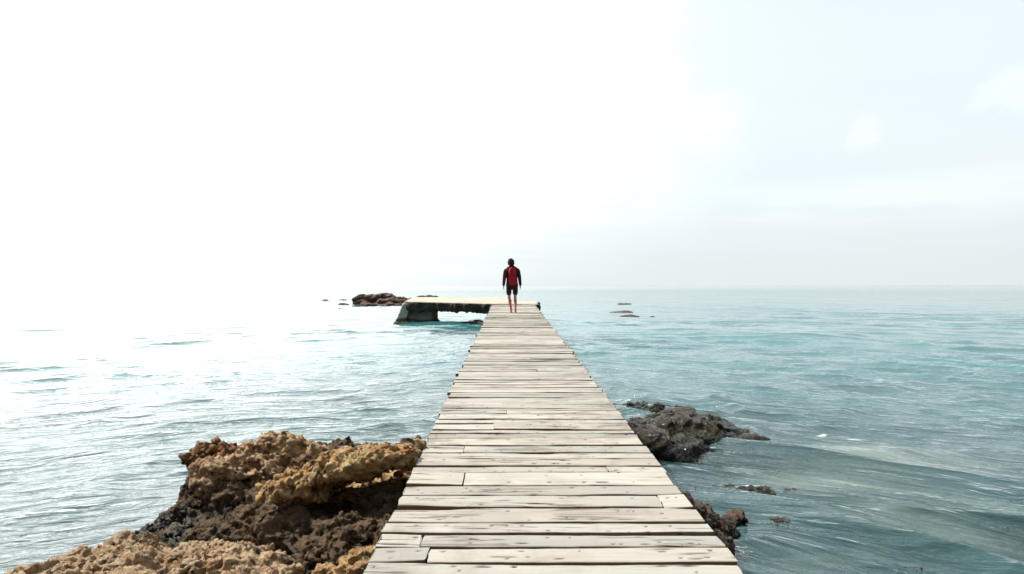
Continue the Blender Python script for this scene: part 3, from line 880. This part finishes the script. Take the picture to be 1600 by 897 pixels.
bm = bmesh.new(); bm.from_mesh(me); bmesh.ops.recalc_face_normals(bm, faces=bm.faces); bm.to_mesh(me); bm.free()
mod = ob.modifiers.new('edges', 'EDGE_SPLIT'); mod.split_angle = R(42)
M_BEAM = plain('dark_old_timber', (.07, .045, .03), .85, 14)
def beam(name, p0, p1, w_, h_, mat, parent, org):
    d = Vector(p1) - Vector(p0)
    L = d.length
    bm = bmesh.new()
    bmesh.ops.create_cube(bm, size=1, matrix=Matrix.Diagonal((w_, L, h_, 1)))
    bmesh.ops.subdivide_edges(bm, edges=[e for e in bm.edges if abs((e.verts[0].co - e.verts[1].co).y) > L * .9], cuts=24)
    bmesh.ops.bevel(bm, geom=[e for e in bm.edges if abs((e.verts[0].co - e.verts[1].co).x) < .001 and abs((e.verts[0].co - e.verts[1].co).z) < .001], offset=.008, segments=1, affect='EDGES')
    q = d.to_track_quat('Y', 'Z')
    bmesh.ops.transform(bm, matrix=Matrix.Translation((Vector(p0) + Vector(p1)) / 2 - org) @ q.to_matrix().to_4x4(), verts=bm.verts)
    me = bpy.data.meshes.new(name); bm.to_mesh(me); bm.free()
    V = coords(me); setco(me, V + .006 * np.stack([fbm(V * 3, 4, 2), V[:, 0] * 0, fbm(V * 3, 9, 2)], 1))
    return link(name, me, mat, parent, smooth=False)
org = Vector((.15, 13.5, WATER))
for off in (.22, .80, 1.38):
    beam('stringer', (left_x(-1) + off, -1.1, deck_z(-1.1) - .112), (left_x(27.4) + off, 27.6, deck_z(27.6) - .112), .09, .13, M_BEAM, pier, org)
for yq in (2.2, 5.9, 9.8, 13.8, 17.8, 21.8, 25.6):
    beam('cross_beam', (left_x(yq) + .08, yq, deck_z(yq) - .245), (right_x(yq) - .1, yq, deck_z(yq) - .245), .12, .12, M_BEAM, pier, org)
    for xq in (left_x(yq) + .28, right_x(yq) - .3):
        db = float(bed_depth(np.array([[xq]]), np.array([[yq]]))[0, 0])
        beam('post', (xq, yq, WATER - db - .1), (xq, yq, deck_z(yq) - .31), .14, .14, M_BEAM, pier, org)

# ------------------------------------------------------------------ person
def skin(name, pts, edges, radii, mat, parent, sub=2, root=0):
    me = bpy.data.meshes.new(name); me.from_pydata([Vector(p) for p in pts], edges, []); me.update()
    o = bpy.data.objects.new(name, me); C.objects.link(o)
    m = o.modifiers.new('s', 'SKIN')
    if not me.skin_vertices: me.skin_vertices.new(name='skin')
    for i, r_ in enumerate(radii):
        sv = me.skin_vertices[0].data[i]
        sv.radius = (r_ if isinstance(r_, tuple) else (r_, r_)); sv.use_root = i == root
    m.use_smooth_shade = True
    s2 = o.modifiers.new('u', 'SUBSURF'); s2.levels = sub
    me2 = evaluated(o)
    return link(name, me2, mat, parent)

PY = 22.2
pers = empty('person', (.02, PY, deck_z(PY) + .003))
tag(pers, 'person with hood up, red backed dark jacket and shorts, walking barefoot on the pier', 'person')
M_SKIN = plain('skin', (.52, .21, .14), .55, 12, .12, .05)
M_BLACK = plain('black_jacket_cloth', (.022, .010, .013), .85, 30, .3, .3)
M_MAROON = plain('maroon_sleeve_cloth', (.10, .008, .018), .85, 30, .3, .3)
M_RED = plain('red_jacket_cloth', (.9, .012, .055), .6, 16, .2, .3)
M_SHORT = plain('black_shorts_cloth', (.025, .012, .012), .85, 30, .3, .3)
# body, one skinned surface (x right, y away from the camera, z up)
bp, be, br = [], [], []
def bv(p, r_, par=None):
    bp.append(p); br.append(r_)
    if par is not None: be.append((par, len(bp) - 1))
    return len(bp) - 1
pel = bv((0, 0, .90), .12)
sp = bv((0, .01, 1.10), .11, pel); ch = bv((0, 0, 1.30), .125, sp); nk = bv((0, .0, 1.44), .055, ch)
for s_, hp, kn, an in ((-1, (-.10, 0, .84), (-.085, .12, .47), (-.035, .13, .075)), (1, (.10, 0, .84), (.092, .02, .47), (.075, -.17, .13))):
    a = bv(hp, .072, pel); m1 = bv(tuple((hp[i] + kn[i]) / 2 for i in range(3)), .060, a)
    b = bv(kn, .046, m1); m2 = bv((kn[0] * .7 + an[0] * .3, kn[1] * .7 + an[1] * .3 - .015, kn[2] * .7 + an[2] * .3), .056, b)
    c = bv(an, .034, m2)
    if s_ < 0:
        hl = bv((an[0], an[1] - .03, .035), .034, c); f1 = bv((an[0] - .008, an[1] + .09, .034), .036, hl); bv((an[0] - .012, an[1] + .17, .022), .024, f1)
    else:
        hl = bv((an[0], an[1] - .035, .085), .034, c); f1 = bv((an[0] + .008, an[1] + .06, .036), .034, hl); bv((an[0] + .012, an[1] + .13, .024), .024, f1)
    sh = bv((s_ * .16, 0, 1.37), .065, ch); el = bv((s_ * .235, -.02, 1.11), .045, sh); wr = bv((s_ * .262, .03, .875), .027, el)
    pm = bv((s_ * .266, .04, .82), (.034), wr)
    for q, (dy, ln, w1) in enumerate(((-.028, .062, .0085), (-.009, .072, .009), (.010, .068, .009), (.028, .055, .008))):
        f1 = bv((s_ * .268, .045 + dy, .79), w1 * 1.25, pm); f2 = bv((s_ * .262, .052 + dy, .79 - ln * .55), w1, f1); bv((s_ * .25, .060 + dy, .79 - ln), w1 * .85, f2)
    tq = bv((s_ * .252, .072, .825), .011, pm); bv((s_ * .245, .085, .79), .009, tq)
body = skin('body', bp, be, br, M_SKIN, pers)
# head with a face, seen only from behind
bm = bmesh.new()
bmesh.ops.create_uvsphere(bm, u_segments=32, v_segments=20, radius=1, matrix=Matrix.Translation((-.008, .02, 1.575)) @ Matrix.Diagonal((.074, .095, .112, 1)))
for vtx in bm.verts:
    p = vtx.co - Vector((-.008, .02, 1.575))
    if p.y > .05:
        if abs(p.x) < .016 and -.04 < p.z < .012: vtx.co.y += .022 * (1 - abs(p.x) / .016)      # nose
        if abs(p.z + .058) < .008 and abs(p.x) < .028: vtx.co.y += .006                          # lips
        if abs(abs(p.x) - .03) < .014 and abs(p.z - .006) < .012: vtx.co.y -= .008              # eye sockets
    if p.z < -.07: vtx.co.x *= .92
for s_ in (-1, 1):
    bmesh.ops.create_uvsphere(bm, u_segments=12, v_segments=8, radius=1, matrix=Matrix.Translation((-.008 + s_ * .074, .02, 1.572)) @ Matrix.Diagonal((.012, .02, .032, 1)))
    bmesh.ops.create_uvsphere(bm, u_segments=12, v_segments=8, radius=.011, matrix=Matrix.Translation((-.008 + s_ * .03, .098, 1.582)))
me = bpy.data.meshes.new('head'); bm.to_mesh(me); bm.free()
link('head', me, M_SKIN, pers)
# hood, open to the front, leaning a little to the left
bm = bmesh.new()
bmesh.ops.create_uvsphere(bm, u_segments=36, v_segments=24, radius=1, matrix=Matrix.Translation((-.018, .0, 1.59)) @ Matrix.Rotation(R(-9), 4, 'Y') @ Matrix.Diagonal((.108, .125, .128, 1)))
bmesh.ops.delete(bm, geom=[vtx for vtx in bm.verts if vtx.co.y > .075 and vtx.co.z < 1.655], context='VERTS')
for vtx in bm.verts:
    p = vtx.co
    if p.z < 1.56:
        f = (1.56 - p.z) / .1
        p.x *= 1 - .10 * f if p.x > 0 else 1 + .18 * f
        p.z += .02 * math.sin(p.x * 60)
    p.x += .006 * math.sin(p.z * 70) ; p.y += .006 * math.sin(p.x * 80 + p.z * 40)
    if p.z > 1.66: p.y -= .012
bmesh.ops.solidify(bm, geom=bm.faces[:], thickness=.008)
me = bpy.data.meshes.new('hood'); bm.to_mesh(me); bm.free()
link('hood', me, M_BLACK, pers)
# jacket torso and sleeves
def loft(name, rings, mat, parent, n=36, cap_top=False, wob=.004, seed=0):
    """closed cloth tube through elliptical rings (cx, cy, z, rx, ry)"""
    bm = bmesh.new(); R_ = []
    for (cx, cy, z, rx_, ry_) in rings:
        row = []
        for q in range(n):
            a = 2 * math.pi * q / n
            wv = 1 + wob / max(rx_, .03) * (math.sin(a * 5 + z * 31 + seed) + .6 * math.sin(a * 9 - z * 47))
            ex = .85
            cx_, sx_ = math.cos(a), math.sin(a)
            row.append(bm.verts.new((cx + rx_ * wv * math.copysign(abs(cx_) ** ex, cx_), cy + ry_ * wv * math.copysign(abs(sx_) ** ex, sx_), z)))
        R_.append(row)
    for i in range(len(R_) - 1):
        for q in range(n): bm.faces.new((R_[i][q], R_[i][(q + 1) % n], R_[i + 1][(q + 1) % n], R_[i + 1][q]))
    if cap_top: bm.faces.new(R_[-1])
    bmesh.ops.solidify(bm, geom=bm.faces[:], thickness=.008)
    bmesh.ops.recalc_face_normals(bm, faces=bm.faces)
    me = bpy.data.meshes.new(name); bm.to_mesh(me); bm.free()
    o = link(name, me, mat, parent)
    return o
loft('jacket', [(.005, .0, .845, .170, .135), (.005, .0, .87, .178, .142), (.003, 0, .95, .176, .140), (0, 0, 1.08, .172, .138), (0, 0, 1.2, .178, .142), (0, 0, 1.3, .190, .142), (0, 0, 1.37, .196, .128), (0, 0, 1.42, .165, .105), (0, 0, 1.455, .11, .085), (-.004, 0, 1.485, .072, .07), (-.004, 0, 1.52, .068, .07)], M_BLACK, pers, n=48)
skin('sleeve', [(-.15, 0, 1.385), (-.205, 0, 1.31), (-.238, -.02, 1.10), (-.262, .025, .90), (-.266, .035, .845)], [(0, 1), (1, 2), (2, 3), (3, 4)], [.075, .072, .062, .050, .044], M_MAROON, pers)
skin('sleeve', [(.15, 0, 1.385), (.205, 0, 1.31), (.238, -.02, 1.10), (.262, .025, .90), (.266, .035, .845)], [(0, 1), (1, 2), (2, 3), (3, 4)], [.075, .072, .062, .050, .044], M_BLACK, pers)
# bright padded back with a rounded top
bm = bmesh.new()
rows = []
for i in range(26):
    f = i / 25
    z = .862 + (1.435 - .862) * f
    hw = .125 if z < 1.30 else .125 * math.sqrt(max(.0, 1 - ((z - 1.30) / .137) ** 2)) + .004
    if z < 1.0: hw = .125 + .035 * ((1.0 - z) / .14)
    row = []
    for q in range(17):
        a = q / 8 - 1
        xx = a * hw
        surf = -.14 * math.sqrt(max(.05, 1 - (xx / .20) ** 2)) - (.0 if z < 1.3 else -.035 * ((z - 1.3) / .13))
        puff_ = .045 * math.sqrt(max(0, 1 - a ** 4)) * (1 if z < 1.3 else math.sqrt(max(.02, 1 - ((z - 1.3) / .15) ** 2)))
        puff_ *= min(1, .45 + (z - .86) * 2)
        row.append(bm.verts.new((.010 + xx, surf - puff_ + .003 * math.sin(z * 55 + a * 3), z)))
    rows.append(row)
for i in range(25):
    for q in range(16): bm.faces.new((rows[i][q], rows[i][q + 1], rows[i + 1][q + 1], rows[i + 1][q]))
bmesh.ops.solidify(bm, geom=bm.faces[:], thickness=.02)
bmesh.ops.recalc_face_normals(bm, faces=bm.faces)
me = bpy.data.meshes.new('back_panel'); bm.to_mesh(me); bm.free()
tag(link('back_panel', me, M_RED, pers), 'bright red padded back panel with a rounded top')
# shorts: hips and two legs
skin('shorts', [(0, 0, .89), (-.105, 0, .83), (-.102, .045, .70), (-.095, .10, .53), (.105, 0, .83), (.10, .012, .70), (.097, .02, .53)], [(0, 1), (1, 2), (2, 3), (0, 4), (4, 5), (5, 6)], [(.15, .13), .098, .094, .090, .098, .094, .090], M_SHORT, pers)

pers.rotation_euler = (0, R(-1.2), R(5))

# ------------------------------------------------------------------ haze
bm = bmesh.new()
bmesh.ops.create_cube(bm, size=1, matrix=Matrix.Translation((0, 0, -3.2)) @ Matrix.Diagonal((13600, 13600, 9.8, 1)))
me = bpy.data.meshes.new('haze'); bm.to_mesh(me); bm.free()
mh, t, o = new_mat('sea_haze')
pv = t.n('ShaderNodeVolumePrincipled')
pv.inputs['Color'].default_value = (.66, .73, .77, 1)
pv.inputs['Density'].default_value = .00011
pv.inputs['Anisotropy'].default_value = .3
t.t.links.new(pv.outputs[0], o.inputs['Volume'])
tag(link('haze', me, mh, smooth=False), kind='stuff')
